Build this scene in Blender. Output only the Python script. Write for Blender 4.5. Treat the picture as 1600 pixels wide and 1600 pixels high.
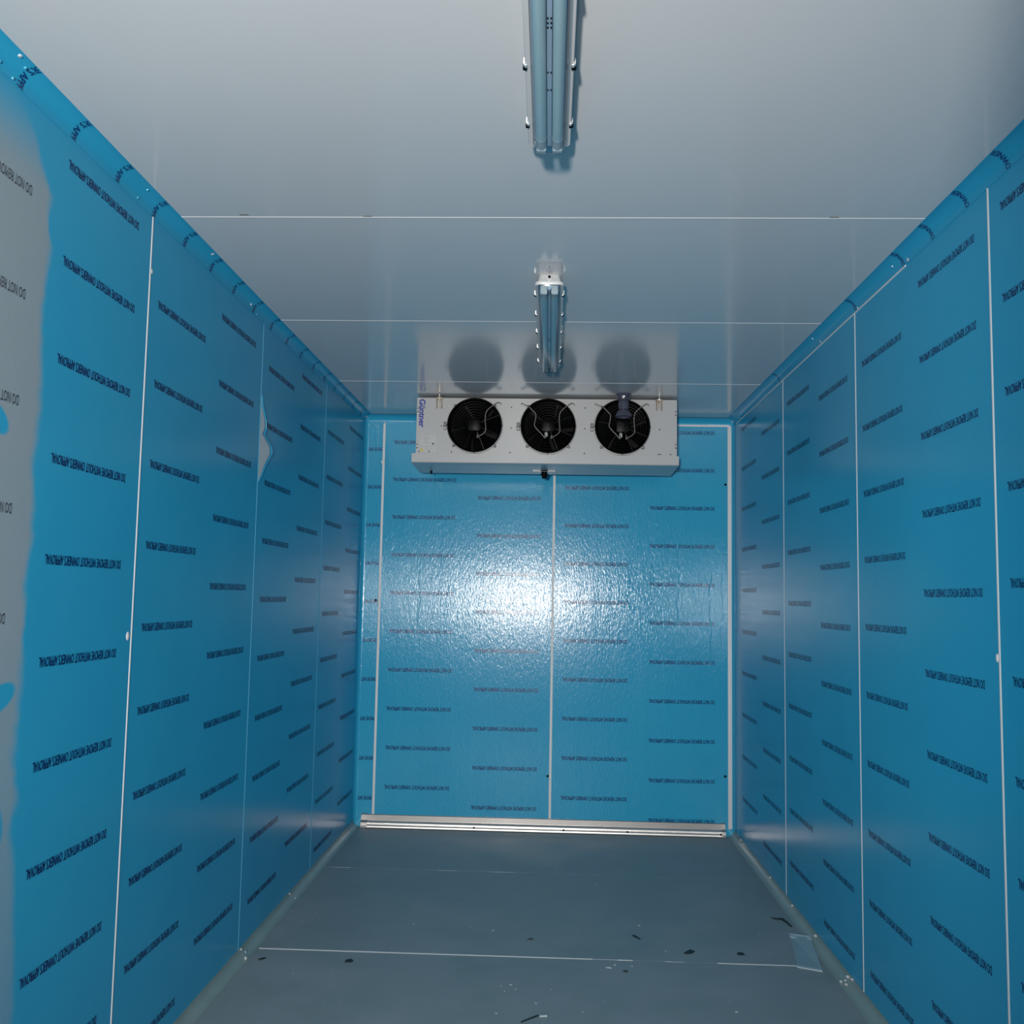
import bpy, bmesh, math, random
import numpy as np
from mathutils import Vector, Matrix
random.seed(7)
S = bpy.context.scene
C = S.collection
for o in list(bpy.data.objects):
    bpy.data.objects.remove(o)

# ------------------------------------------------------------------ camera
W, H, D = 2.35, 2.5858, 6.0968          # room width, height, distance of the end wall
L, R = -W / 2, W / 2
YB = -0.35                               # wall with the doorway, behind the camera
yaw, pitch, roll, FPX = -0.0399, 0.0883, 0.018, 1507.855
fw = Vector((math.sin(yaw) * math.cos(pitch), math.cos(yaw) * math.cos(pitch), math.sin(pitch)))
rt = Vector((math.cos(yaw), -math.sin(yaw), 0))
up = rt.cross(fw)
r2 = rt * math.cos(roll) + up * math.sin(roll)
u2 = -rt * math.sin(roll) + up * math.cos(roll)
cd = bpy.data.cameras.new('camera')
cd.sensor_width = 36
cd.lens = FPX / 1600 * 36
cd.clip_start = 0.02
cam = bpy.data.objects.new('camera', cd)
C.objects.link(cam)
cam.matrix_world = Matrix(((r2.x, u2.x, -fw.x, 0.0213), (r2.y, u2.y, -fw.y, 0), (r2.z, u2.z, -fw.z, 1.432), (0, 0, 0, 1)))
S.camera = cam

# ------------------------------------------------------------------ light
S.view_settings.view_transform = 'Standard'
S.view_settings.look = 'None'
S.view_settings.gamma = 1
S.view_settings.use_curve_mapping = False
S.view_settings.exposure = 0.0
wd = bpy.data.worlds.new('world')
S.world = wd
wd.use_nodes = True
bg = wd.node_tree.nodes['Background']
bg.inputs[0].default_value = (0.80, 0.88, 1.0, 1)
bg.inputs[1].default_value = 0.35        # dull daylight outside the doorway


def area(name, loc, target, sx, sy, power, col=(1, 1, 1)):
    l = bpy.data.lights.new(name, 'AREA')
    l.shape = 'RECTANGLE'
    l.size, l.size_y, l.energy, l.color = sx, sy, power, col
    o = bpy.data.objects.new(name, l)
    C.objects.link(o)
    o.location = loc
    o.rotation_euler = (Vector(target) - Vector(loc)).to_track_quat('-Z', 'Z').to_euler()
    return o


# the lamp outside the open doorway behind the camera; the right door jamb cuts its light
kl = bpy.data.lights.new('doorway_lamp', 'SPOT')
kl.energy = 840
kl.color = (1.0, 0.965, 0.92)
kl.spot_size = math.radians(82)
kl.spot_blend = 1.0
kl.shadow_soft_size = 0.08
klo = bpy.data.objects.new('doorway_lamp', kl)
C.objects.link(klo)
klo.location = (-0.31, -1.5, 1.42)
klo.rotation_euler = Vector((-0.03, 1, 0.115)).to_track_quat('-Z', 'Y').to_euler()
# the photographer's flash, a hand's breadth to the left of the lens
fl = bpy.data.lights.new('camera_flash', 'SPOT')
fl.energy = 15
fl.color = (1.0, 0.97, 0.94)
fl.spot_size = math.radians(82)
fl.spot_blend = 0.55
fl.shadow_soft_size = 0.012
flo = bpy.data.objects.new('camera_flash', fl)
C.objects.link(flo)
flo.location = (-0.08, 0.0, 1.46)
flo.rotation_euler = Vector((-0.03, 1, 0.08)).to_track_quat('-Z', 'Y').to_euler()

# ------------------------------------------------------------------ materials
def node_mat(name):
    m = bpy.data.materials.new(name)
    m.use_nodes = True
    nt = m.node_tree
    return m, nt, nt.nodes['Principled BSDF']


def N(nt, kind, **kw):
    n = nt.nodes.new(kind)
    for k, v in kw.items():
        setattr(n, k, v)
    return n


def mat(name, col, rough=0.5, metal=0.0, spec=0.5, noise=0.0, scale=8.0, bump=0.0, bscale=60.0):
    m, nt, b = node_mat(name)
    b.inputs['Base Color'].default_value = (*col, 1)
    b.inputs['Roughness'].default_value = rough
    b.inputs['Metallic'].default_value = metal
    b.inputs['Specular IOR Level'].default_value = spec
    tc = N(nt, 'ShaderNodeTexCoord')
    if noise:
        nz = N(nt, 'ShaderNodeTexNoise')
        nz.inputs['Scale'].default_value = scale
        nz.inputs['Detail'].default_value = 2
        nt.links.new(tc.outputs['Object'], nz.inputs['Vector'])
        mx = N(nt, 'ShaderNodeMix', data_type='RGBA')
        mx.inputs[6].default_value = (*[c * (1 - noise) for c in col], 1)
        mx.inputs[7].default_value = (*[min(1, c * (1 + noise)) for c in col], 1)
        nt.links.new(nz.outputs['Fac'], mx.inputs[0])
        nt.links.new(mx.outputs[2], b.inputs['Base Color'])
    if bump:
        nb = N(nt, 'ShaderNodeTexNoise')
        nb.inputs['Scale'].default_value = bscale
        nb.inputs['Detail'].default_value = 3
        nt.links.new(tc.outputs['Object'], nb.inputs['Vector'])
        bp = N(nt, 'ShaderNodeBump')
        bp.inputs['Strength'].default_value = bump
        bp.inputs['Distance'].default_value = 0.002
        nt.links.new(nb.outputs['Fac'], bp.inputs['Height'])
        nt.links.new(bp.outputs['Normal'], b.inputs['Normal'])
    return m


FILM = (0.030, 0.380, 0.615)
INK = (0.009, 0.052, 0.195)
HAZE = (0.33, 0.38, 0.40)


def haze_mask(nt):
    """Whitish lifted / dusty patch of film on the nearest part of the left wall (its own ragged shape)."""
    g = N(nt, 'ShaderNodeNewGeometry')
    sp = N(nt, 'ShaderNodeSeparateXYZ')
    nt.links.new(g.outputs['Position'], sp.inputs[0])
    n1 = N(nt, 'ShaderNodeTexNoise')
    n1.inputs['Scale'].default_value = 6.0
    n1.inputs['Detail'].default_value = 4
    nt.links.new(g.outputs['Position'], n1.inputs['Vector'])
    # edge = 2.19 + 0.10 * (noise - .5) - top rounding - gouges
    def M(op, a, b=None, c=None):
        n = N(nt, 'ShaderNodeMath', operation=op)
        for i, v in enumerate((a, b, c)):
            if v is None:
                continue
            if isinstance(v, (int, float)):
                n.inputs[i].default_value = v
            else:
                nt.links.new(v, n.inputs[i])
        return n.outputs[0]
    y, z = sp.outputs['Y'], sp.outputs['Z']
    e = M('MULTIPLY_ADD', n1.outputs['Fac'], 0.10, 2.125)
    low = M('MAXIMUM', M('SUBTRACT', 0.9, z), 0.0)
    e = M('MULTIPLY_ADD', low, 0.12, e)
    top = M('MAXIMUM', M('SUBTRACT', z, 2.36), 0.0)
    e = M('MULTIPLY_ADD', top, -0.9, e)
    def gouge(yc, zc, ry, rz, slope):
        dy = M('DIVIDE', M('SUBTRACT', M('MULTIPLY_ADD', M('SUBTRACT', z, zc), slope, y), yc), ry)
        dz = M('DIVIDE', M('SUBTRACT', z, zc), rz)
        return M('ADD', M('MULTIPLY', dy, dy), M('MULTIPLY', dz, dz))
    mk = N(nt, 'ShaderNodeMapRange', interpolation_type='SMOOTHSTEP')
    mk.inputs['From Min'].default_value = -0.016
    mk.inputs['From Max'].default_value = 0.022
    nt.links.new(M('SUBTRACT', e, y), mk.inputs['Value'])
    res = mk.outputs[0]
    for a in ((2.01, 1.80, 0.045, 0.035, 0.6), (2.085, 1.19, 0.06, 0.035, -0.9), (2.07, 0.93, 0.06, 0.07, 0.4), (2.20, 2.30, 0.03, 0.05, 0.0)):
        q = N(nt, 'ShaderNodeMapRange', interpolation_type='SMOOTHSTEP')
        q.inputs['From Min'].default_value = 0.7
        q.inputs['From Max'].default_value = 1.25
        nt.links.new(gouge(*a), q.inputs['Value'])
        res = M('MULTIPLY', res, q.outputs[0])
    onleft = M('LESS_THAN', sp.outputs['X'], L + 0.004)
    res = M('MULTIPLY', res, onleft)
    fade = N(nt, 'ShaderNodeMapRange')
    fade.inputs['From Min'].default_value = 0.25
    fade.inputs['From Max'].default_value = 1.35
    fade.inputs['To Min'].default_value = 0.30
    fade.inputs['To Max'].default_value = 0.93
    nt.links.new(z, fade.inputs['Value'])
    tf = N(nt, 'ShaderNodeMapRange', interpolation_type='SMOOTHSTEP')
    tf.inputs['From Min'].default_value = 2.56
    tf.inputs['From Max'].default_value = 2.34
    nt.links.new(z, tf.inputs['Value'])
    return M('MULTIPLY', M('MULTIPLY', res, fade.outputs[0]), tf.outputs[0])


def film_material(name, bump, wave, rough, hazy=False, spec=0.18):
    m, nt, b = node_mat(name)
    b.inputs['Specular IOR Level'].default_value = spec
    g = N(nt, 'ShaderNodeNewGeometry')
    n1 = N(nt, 'ShaderNodeTexNoise')
    n1.inputs['Scale'].default_value = 2.5
    n1.inputs['Detail'].default_value = 2
    nt.links.new(g.outputs['Position'], n1.inputs['Vector'])
    mx = N(nt, 'ShaderNodeMix', data_type='RGBA')
    mx.inputs[6].default_value = (FILM[0] * .85, FILM[1] * .93, FILM[2] * .95, 1)
    mx.inputs[7].default_value = (FILM[0] * 1.2, FILM[1] * 1.07, FILM[2] * 1.05, 1)
    nt.links.new(n1.outputs['Fac'], mx.inputs[0])
    col = mx.outputs[2]
    b.inputs['Roughness'].default_value = rough
    if hazy:
        hz = haze_mask(nt)
        m2 = N(nt, 'ShaderNodeMix', data_type='RGBA')
        m2.inputs[7].default_value = (*HAZE, 1)
        nt.links.new(hz, m2.inputs[0])
        nt.links.new(col, m2.inputs[6])
        col = m2.outputs[2]
    nt.links.new(col, b.inputs['Base Color'])
    # orange-peel relief of the foil plus long soft vertical ripples
    mp = N(nt, 'ShaderNodeMapping')
    mp.inputs['Scale'].default_value = (2.0, 2.0, 0.5)
    nt.links.new(g.outputs['Position'], mp.inputs['Vector'])
    nf = N(nt, 'ShaderNodeTexNoise')
    nf.inputs['Scale'].default_value = 75
    nf.inputs['Detail'].default_value = 1.5
    nf.inputs['Distortion'].default_value = 0.6
    nt.links.new(mp.outputs[0], nf.inputs['Vector'])
    mp2 = N(nt, 'ShaderNodeMapping')
    mp2.inputs['Scale'].default_value = (9, 9, 0.9)
    nt.links.new(g.outputs['Position'], mp2.inputs['Vector'])
    nw = N(nt, 'ShaderNodeTexNoise')
    nw.inputs['Scale'].default_value = 1.0
    nw.inputs['Detail'].default_value = 2
    nt.links.new(mp2.outputs[0], nw.inputs['Vector'])
    b1 = N(nt, 'ShaderNodeBump')
    b1.inputs['Strength'].default_value = bump
    b1.inputs['Distance'].default_value = 0.004
    nt.links.new(nf.outputs['Fac'], b1.inputs['Height'])
    if not wave:
        nt.links.new(b1.outputs['Normal'], b.inputs['Normal'])
        return m
    b2 = N(nt, 'ShaderNodeBump')
    b2.inputs['Strength'].default_value = wave
    b2.inputs['Distance'].default_value = 0.01
    nt.links.new(nw.outputs['Fac'], b2.inputs['Height'])
    nt.links.new(b1.outputs['Normal'], b2.inputs['Normal'])
    nt.links.new(b2.outputs['Normal'], b.inputs['Normal'])
    return m


def ink_material(name, hazy=False):
    m, nt, b = node_mat(name)
    b.inputs['Roughness'].default_value = 0.22
    b.inputs['Specular IOR Level'].default_value = 0.35
    if hazy:
        hz = haze_mask(nt)
        m2 = N(nt, 'ShaderNodeMix', data_type='RGBA')
        m2.inputs[6].default_value = (*INK, 1)
        m2.inputs[7].default_value = (0.22, 0.26, 0.28, 1)
        nt.links.new(hz, m2.inputs[0])
        nt.links.new(m2.outputs[2], b.inputs['Base Color'])
    else:
        b.inputs['Base Color'].default_value = (*INK, 1)
    return m


def clear_material(name, tint):
    m = bpy.data.materials.new(name)
    m.use_nodes = True
    nt = m.node_tree
    nt.nodes.clear()
    out = N(nt, 'ShaderNodeOutputMaterial')
    tr = N(nt, 'ShaderNodeBsdfTransparent')
    tr.inputs[0].default_value = (*tint, 1)
    gl = N(nt, 'ShaderNodeBsdfGlossy')
    gl.inputs['Roughness'].default_value = 0.12
    lw = N(nt, 'ShaderNodeLayerWeight')
    lw.inputs['Blend'].default_value = 0.5
    fr = N(nt, 'ShaderNodeMapRange')
    fr.inputs['To Min'].default_value = 0.04
    fr.inputs['To Max'].default_value = 0.5
    pw = N(nt, 'ShaderNodeMath', operation='POWER')
    pw.inputs[1].default_value = 3.0
    nt.links.new(lw.outputs['Facing'], pw.inputs[0])
    nt.links.new(pw.outputs[0], fr.inputs['Value'])
    mx = N(nt, 'ShaderNodeMixShader')
    nt.links.new(fr.outputs[0], mx.inputs[0])
    nt.links.new(tr.outputs[0], mx.inputs[1])
    nt.links.new(gl.outputs[0], mx.inputs[2])
    nt.links.new(mx.outputs[0], out.inputs[0])
    return m


def floor_material():
    m, nt, b = node_mat('floor_vinyl')
    g = N(nt, 'ShaderNodeNewGeometry')
    n1 = N(nt, 'ShaderNodeTexNoise')
    n1.inputs['Scale'].default_value = 3.0
    n1.inputs['Detail'].default_value = 6
    n1.inputs['Roughness'].default_value = 0.6
    nt.links.new(g.outputs['Position'], n1.inputs['Vector'])
    cr = N(nt, 'ShaderNodeValToRGB')
    cr.color_ramp.elements[0].position = 0.3
    cr.color_ramp.elements[0].color = (0.235, 0.300, 0.305, 1)
    cr.color_ramp.elements[1].position = 0.7
    cr.color_ramp.elements[1].color = (0.315, 0.365, 0.385, 1)
    nt.links.new(n1.outputs['Fac'], cr.inputs[0])
    # dusty flecks
    vo = N(nt, 'ShaderNodeTexVoronoi')
    vo.inputs['Scale'].default_value = 9
    vo.inputs['Randomness'].default_value = 1
    nt.links.new(g.outputs['Position'], vo.inputs['Vector'])
    lt = N(nt, 'ShaderNodeMath', operation='LESS_THAN')
    lt.inputs[1].default_value = 0.035
    nt.links.new(vo.outputs['Distance'], lt.inputs[0])
    mx = N(nt, 'ShaderNodeMix', data_type='RGBA')
    mx.inputs[7].default_value = (0.25, 0.30, 0.32, 1)
    nt.links.new(lt.outputs[0], mx.inputs[0])
    nt.links.new(cr.outputs[0], mx.inputs[6])
    nt.links.new(mx.outputs[2], b.inputs['Base Color'])
    rr = N(nt, 'ShaderNodeMapRange')
    rr.inputs['To Min'].default_value = 0.38
    rr.inputs['To Max'].default_value = 0.6
    nt.links.new(n1.outputs['Fac'], rr.inputs['Value'])
    nt.links.new(rr.outputs[0], b.inputs['Roughness'])
    b.inputs['Specular IOR Level'].default_value = 0.35
    bp = N(nt, 'ShaderNodeBump')
    bp.inputs['Strength'].default_value = 0.15
    bp.inputs['Distance'].default_value = 0.003
    nt.links.new(n1.outputs['Fac'], bp.inputs['Height'])
    nt.links.new(bp.outputs[0], b.inputs['Normal'])
    return m


M = {
    'film_side': film_material('blue_film_side', 0.05, 0.0, 0.22),
    'film_hazy': film_material('blue_film_hazy', 0.05, 0.0, 0.22, True),
    'film_back': film_material('blue_film_back', 0.21, 0.12, 0.17, spec=0.36),
    'film_cove': film_material('blue_film_cove', 0.05, 0.0, 0.26),
    'ink': ink_material('ink_navy'),
    'ink_hazy': ink_material('ink_navy_hazy', True),
    'ceiling': mat('ceiling_white_steel', (0.69, 0.69, 0.69), 0.14, noise=0.02, scale=1.5),
    'sealant': mat('white_sealant', (0.80, 0.79, 0.78), 0.5, noise=0.05, scale=20),
    'sealant_film': mat('filmed_joint_line', (0.10, 0.42, 0.62), 0.35, noise=0.05, scale=20),
    'floor': floor_material(),
    'cove_grey': mat('grey_green_vinyl_cove', (0.27, 0.35, 0.33), 0.35, noise=0.15, scale=6, bump=0.1, bscale=15),
    'aluminium': mat('brushed_aluminium', (0.50, 0.475, 0.455), 0.32, 0.85, noise=0.08, scale=12),
    'aluminium_lit': mat('aluminium_lit_tone', (0.68, 0.65, 0.62), 0.30, 0.7, noise=0.06, scale=12),  # same metal as the flange; the lip's stronger light is put into the colour
    'white_paint': mat('white_powder_coat', (0.51, 0.505, 0.50), 0.30, noise=0.02, scale=5),
    'fixture_grey': mat('grey_polycarbonate', (0.62, 0.62, 0.62), 0.3, noise=0.03, scale=10),
    'tube': mat('frosted_tube', (0.62, 0.70, 0.68), 0.25, noise=0.03, scale=10),
    'tray': mat('white_gear_tray', (0.50, 0.56, 0.66), 0.3, noise=0.03, scale=10),
    'black': mat('black_plastic', (0.002, 0.002, 0.0022), 0.5, spec=0.06, noise=0.2, scale=10),
    'motor_black': mat('motor_black_paint', (0.0025, 0.0025, 0.003), 0.35, spec=0.09, noise=0.2, scale=10),
    'black_wire': mat('black_wire', (0.005, 0.005, 0.005), 0.3, spec=0.3, noise=0.2, scale=20),
    'coil': mat('dark_coil_fins', (0.008, 0.008, 0.008), 0.6, spec=0.2, noise=0.3, scale=60),
    'cable': mat('grey_cable', (0.22, 0.20, 0.18), 0.4, noise=0.1, scale=30),
    'steel': mat('zinc_steel', (0.55, 0.48, 0.40), 0.3, 0.9, noise=0.2, scale=40),
    'brass_bolt': mat('yellowed_stud', (0.30, 0.24, 0.18), 0.35, 0.7, noise=0.2, scale=40),
    'bright_metal': mat('bright_rivet', (0.9, 0.9, 0.9), 0.15, 0.6, noise=0.05, scale=40),
    'rivet_film': mat('filmed_rivet', (0.05, 0.36, 0.52), 0.12, spec=0.8, noise=0.05, scale=30),
    'logo_blue': mat('logo_blue', (0.008, 0.024, 0.33), 0.6, noise=0.03, scale=10),
    'label_white': mat('label_white', (0.55, 0.55, 0.54), 0.45, noise=0.02, scale=10),
    'label_grey': mat('label_print', (0.28, 0.28, 0.28), 0.5, noise=0.05, scale=10),
    'warning_yellow': mat('warning_yellow', (0.70, 0.58, 0.06), 0.45, noise=0.05, scale=10),
    'smoke_plastic': mat('smoky_violet_plastic', (0.075, 0.075, 0.11), 0.16, noise=0.5, scale=25, bump=0.6, bscale=45),
    'tape': mat('pale_blue_tape', (0.30, 0.43, 0.48), 0.4, noise=0.1, scale=10),
    'tape_edge': mat('tape_edge', (0.48, 0.58, 0.62), 0.45, noise=0.1, scale=10),
    'scrap_dark': mat('dark_scrap', (0.020, 0.030, 0.032), 0.6, noise=0.3, scale=30),
    'scrap_pale': mat('pale_scrap', (0.42, 0.48, 0.50), 0.6, noise=0.2, scale=30),
    'inner_wall': mat('white_inner_wall', (0.70, 0.71, 0.72), 0.4, noise=0.02, scale=4),
    'lens': clear_material('clear_diffuser', (0.80, 0.90, 0.95)),
}

# ------------------------------------------------------------------ helpers
def link(name, me, m, parent=None):
    o = bpy.data.objects.new(name, me)
    if m is not None and not me.materials:
        me.materials.append(M[m])
    C.objects.link(o)
    if parent is not None:
        o.parent = parent
    return o


def obj(name, bm, m, parent=None, smooth=False, loc=None):
    me = bpy.data.meshes.new(name)
    bmesh.ops.recalc_face_normals(bm, faces=bm.faces)
    bm.to_mesh(me)
    bm.free()
    if smooth:
        me.shade_smooth()
        me.set_sharp_from_angle(angle=math.radians(40))
    o = link(name, me, m, parent)
    if loc:
        o.location = loc
    return o


def structure(o, label, cat):
    o['kind'] = 'structure'
    o['label'] = label
    o['category'] = cat
    return o


def tag(o, label, cat, group=None):
    o['label'] = label
    o['category'] = cat
    if group:
        o['group'] = group
    return o


def empty(name, loc):
    o = bpy.data.objects.new(name, None)
    o.empty_display_size = 0.1
    C.objects.link(o)
    o.location = loc
    return o


def box(bm, a, b, bevel=0.0, seg=1):
    a, b = Vector(a), Vector(b)
    r = bmesh.ops.create_cube(bm, size=1)
    vs = r['verts']
    for v in vs:
        v.co = Vector((a[i] + (b[i] - a[i]) * (v.co[i] + 0.5) for i in range(3)))
    if bevel:
        es = list({e for v in vs for e in v.link_edges})
        bmesh.ops.bevel(bm, geom=es, offset=bevel, segments=seg, affect='EDGES', profile=0.5)
    return bm


def bxo(name, a, b, m, parent=None, bevel=0.0, seg=1):
    return obj(name, box(bmesh.new(), a, b, bevel, seg), m, parent, smooth=bevel > 0)


def prism(bm, prof, axis, a, b):
    """Extrude closed 2-D profile. axis 1: profile (x,z) along y; axis 0: (y,z) along x; axis 2: (x,y) along z."""
    def P(p, t):
        if axis == 1:
            return (p[0], t, p[1])
        if axis == 0:
            return (t, p[0], p[1])
        return (p[0], p[1], t)
    v0 = [bm.verts.new(P(p, a)) for p in prof]
    v1 = [bm.verts.new(P(p, b)) for p in prof]
    n = len(prof)
    for i in range(n):
        bm.faces.new((v0[i], v0[(i + 1) % n], v1[(i + 1) % n], v1[i]))
    bm.faces.new(v0)
    bm.faces.new(list(reversed(v1)))
    return bm


def tube(bm, pts, r, n=8, cap=True):
    pts = [Vector(p) for p in pts]
    rings = []
    ref = Vector((0.13, 0.31, 0.94))
    for i, p in enumerate(pts):
        t = (pts[min(i + 1, len(pts) - 1)] - pts[max(i - 1, 0)]).normalized()
        if abs(t.dot(ref)) > 0.95:
            ref = Vector((0.9, 0.3, 0.1))
        a = t.cross(ref).normalized()
        b = t.cross(a)
        rings.append([bm.verts.new(p + (a * math.cos(k * 2 * math.pi / n) + b * math.sin(k * 2 * math.pi / n)) * r) for k in range(n)])
    for i in range(len(rings) - 1):
        for k in range(n):
            bm.faces.new((rings[i][k], rings[i][(k + 1) % n], rings[i + 1][(k + 1) % n], rings[i + 1][k]))
    if cap:
        bm.faces.new(rings[0])
        bm.faces.new(list(reversed(rings[-1])))
    return bm


def lathe(bm, prof, origin, axis, n=24):
    """prof: list of (radius, offset along axis)"""
    ax = Vector(axis).normalized()
    a = ax.orthogonal().normalized()
    b = ax.cross(a)
    o = Vector(origin)
    rings = []
    for r, t in prof:
        if r < 1e-6:
            rings.append([bm.verts.new(o + ax * t)])
        else:
            rings.append([bm.verts.new(o + ax * t + (a * math.cos(k * 2 * math.pi / n) + b * math.sin(k * 2 * math.pi / n)) * r) for k in range(n)])
    for i in range(len(rings) - 1):
        p, q = rings[i], rings[i + 1]
        for k in range(n):
            k2 = (k + 1) % n
            if len(p) == 1 and len(q) > 1:
                bm.faces.new((p[0], q[k], q[k2]))
            elif len(q) == 1 and len(p) > 1:
                bm.faces.new((p[k], p[k2], q[0]))
            elif len(p) > 1:
                bm.faces.new((p[k], p[k2], q[k2], q[k]))
    return bm


def torus(bm, c, axis, R0, r, n=48, m=8):
    ax = Vector(axis).normalized()
    a = ax.orthogonal().normalized()
    b = ax.cross(a)
    c = Vector(c)
    g = []
    for i in range(n):
        d = a * math.cos(2 * math.pi * i / n) + b * math.sin(2 * math.pi * i / n)
        g.append([bm.verts.new(c + d * (R0 + r * math.cos(2 * math.pi * j / m)) + ax * (r * math.sin(2 * math.pi * j / m))) for j in range(m)])
    for i in range(n):
        for j in range(m):
            bm.faces.new((g[i][j], g[(i + 1) % n][j], g[(i + 1) % n][(j + 1) % m], g[i][(j + 1) % m]))
    return bm


def rrect(hw, hl, r, n=5):
    pts = []
    for cx, cy, a0 in ((hw - r, hl - r, 0), (-hw + r, hl - r, 90), (-hw + r, -hl + r, 180), (hw - r, -hl + r, 270)):
        for k in range(n + 1):
            a = math.radians(a0 + 90 * k / n)
            pts.append((cx + r * math.cos(a), cy + r * math.sin(a)))
    return pts


def loft(bm, layers, cap0=True, cap1=True):
    """layers: (z, half width, half length, corner radius) stacked rounded rectangles"""
    rings = [[bm.verts.new((x, y, z)) for x, y in rrect(hw, hl, r)] for z, hw, hl, r in layers]
    n = len(rings[0])
    for i in range(len(rings) - 1):
        for k in range(n):
            bm.faces.new((rings[i][k], rings[i][(k + 1) % n], rings[i + 1][(k + 1) % n], rings[i + 1][k]))
    if cap0:
        bm.faces.new(rings[0])
    if cap1:
        bm.faces.new(list(reversed(rings[-1])))
    return bm


_tc = {}


def text_arrays(s, length=None, height=None, bold=0.0):
    """Flat outline of a string in the built-in font: x 0..length, y 0..cap height."""
    key = (s, length, height, bold)
    if key in _tc:
        return _tc[key]
    cu = bpy.data.curves.new('lettering', 'FONT')
    cu.body = s
    cu.resolution_u = 5 if len(s) < 10 else 2
    cu.offset = bold
    ob = bpy.data.objects.new('lettering', cu)
    C.objects.link(ob)
    dg = bpy.context.evaluated_depsgraph_get()
    dg.update()
    me = bpy.data.meshes.new_from_object(ob.evaluated_get(dg))
    v = np.zeros(len(me.vertices) * 3)
    me.vertices.foreach_get('co', v)
    v = v.reshape(-1, 3)[:, :2].copy()
    f = [tuple(p.vertices) for p in me.polygons]
    bpy.data.objects.remove(ob)
    bpy.data.curves.remove(cu)
    bpy.data.meshes.remove(me)
    v -= v.min(0)
    ext = v.max(0)
    v[:, 0] *= length / ext[0]
    v[:, 1] *= height / ext[1]
    _tc[key] = (v, f)
    return v, f


def clip_arrays(v, f, lo, hi):
    bm = bmesh.new()
    vs = [bm.verts.new((a, b, 0)) for a, b in v]
    for t in f:
        try:
            bm.faces.new([vs[i] for i in t])
        except ValueError:
            pass
    for co, no in (((lo, 0, 0), (-1, 0, 0)), ((hi, 0, 0), (1, 0, 0))):
        bmesh.ops.bisect_plane(bm, geom=bm.verts[:] + bm.edges[:] + bm.faces[:], plane_co=co, plane_no=no, clear_outer=True)
    bm.verts.index_update()
    vv = np.array([p.co[:2] for p in bm.verts]) if len(bm.verts) else np.zeros((0, 2))
    ff = [tuple(x.index for x in p.verts) for p in bm.faces]
    bm.free()
    return vv, ff


def print_mesh(name, items, rd, ud, m, parent):
    """items: (origin, verts2d, faces); rd / ud = reading direction and letter-up direction in the room"""
    rd, ud = np.array(rd, float), np.array(ud, float)
    V, F, n = [], [], 0
    for org, v, f in items:
        if not len(v):
            continue
        p = np.array(org, float) + v[:, :1] * rd + v[:, 1:2] * ud
        V.append(p)
        F += [tuple(i + n for i in t) for t in f]
        n += len(v)
    me = bpy.data.meshes.new(name)
    me.from_pydata(np.concatenate(V).tolist(), [], F)
    me.update()
    return link(name, me, m, parent)


NOTICE = "DO NOT REMOVE WITHOUT OWNER'S APPROVAL"
TL, TH, PITCH = 0.405, 0.026, 0.2432
NV, NF = text_arrays(NOTICE, TL - 0.0016, TH - 0.0010)


def heavier(v, f, dx=0.0015, dy=0.0009):
    """Thicken a light face by overprinting it with a small shift."""
    n = len(v)
    return np.concatenate([v, v + np.array([dx, dy])]), f + [tuple(i + n for i in t) for t in f]


NV, NF = heavier(NV, NF)
PROUD = 0.0007

# ------------------------------------------------------------------ room shell
ZC = 0.040            # floor cove size
CV = 0.043            # ceiling cove size
G = 0.004             # half joint gap


def zrows(z0):
    z = z0
    while z > 2.50:
        z -= PITCH
    while z + PITCH < 2.53:
        z += PITCH
    out = []
    while z > 0.062:
        out.append(z)
        z -= PITCH
    return out


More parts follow.
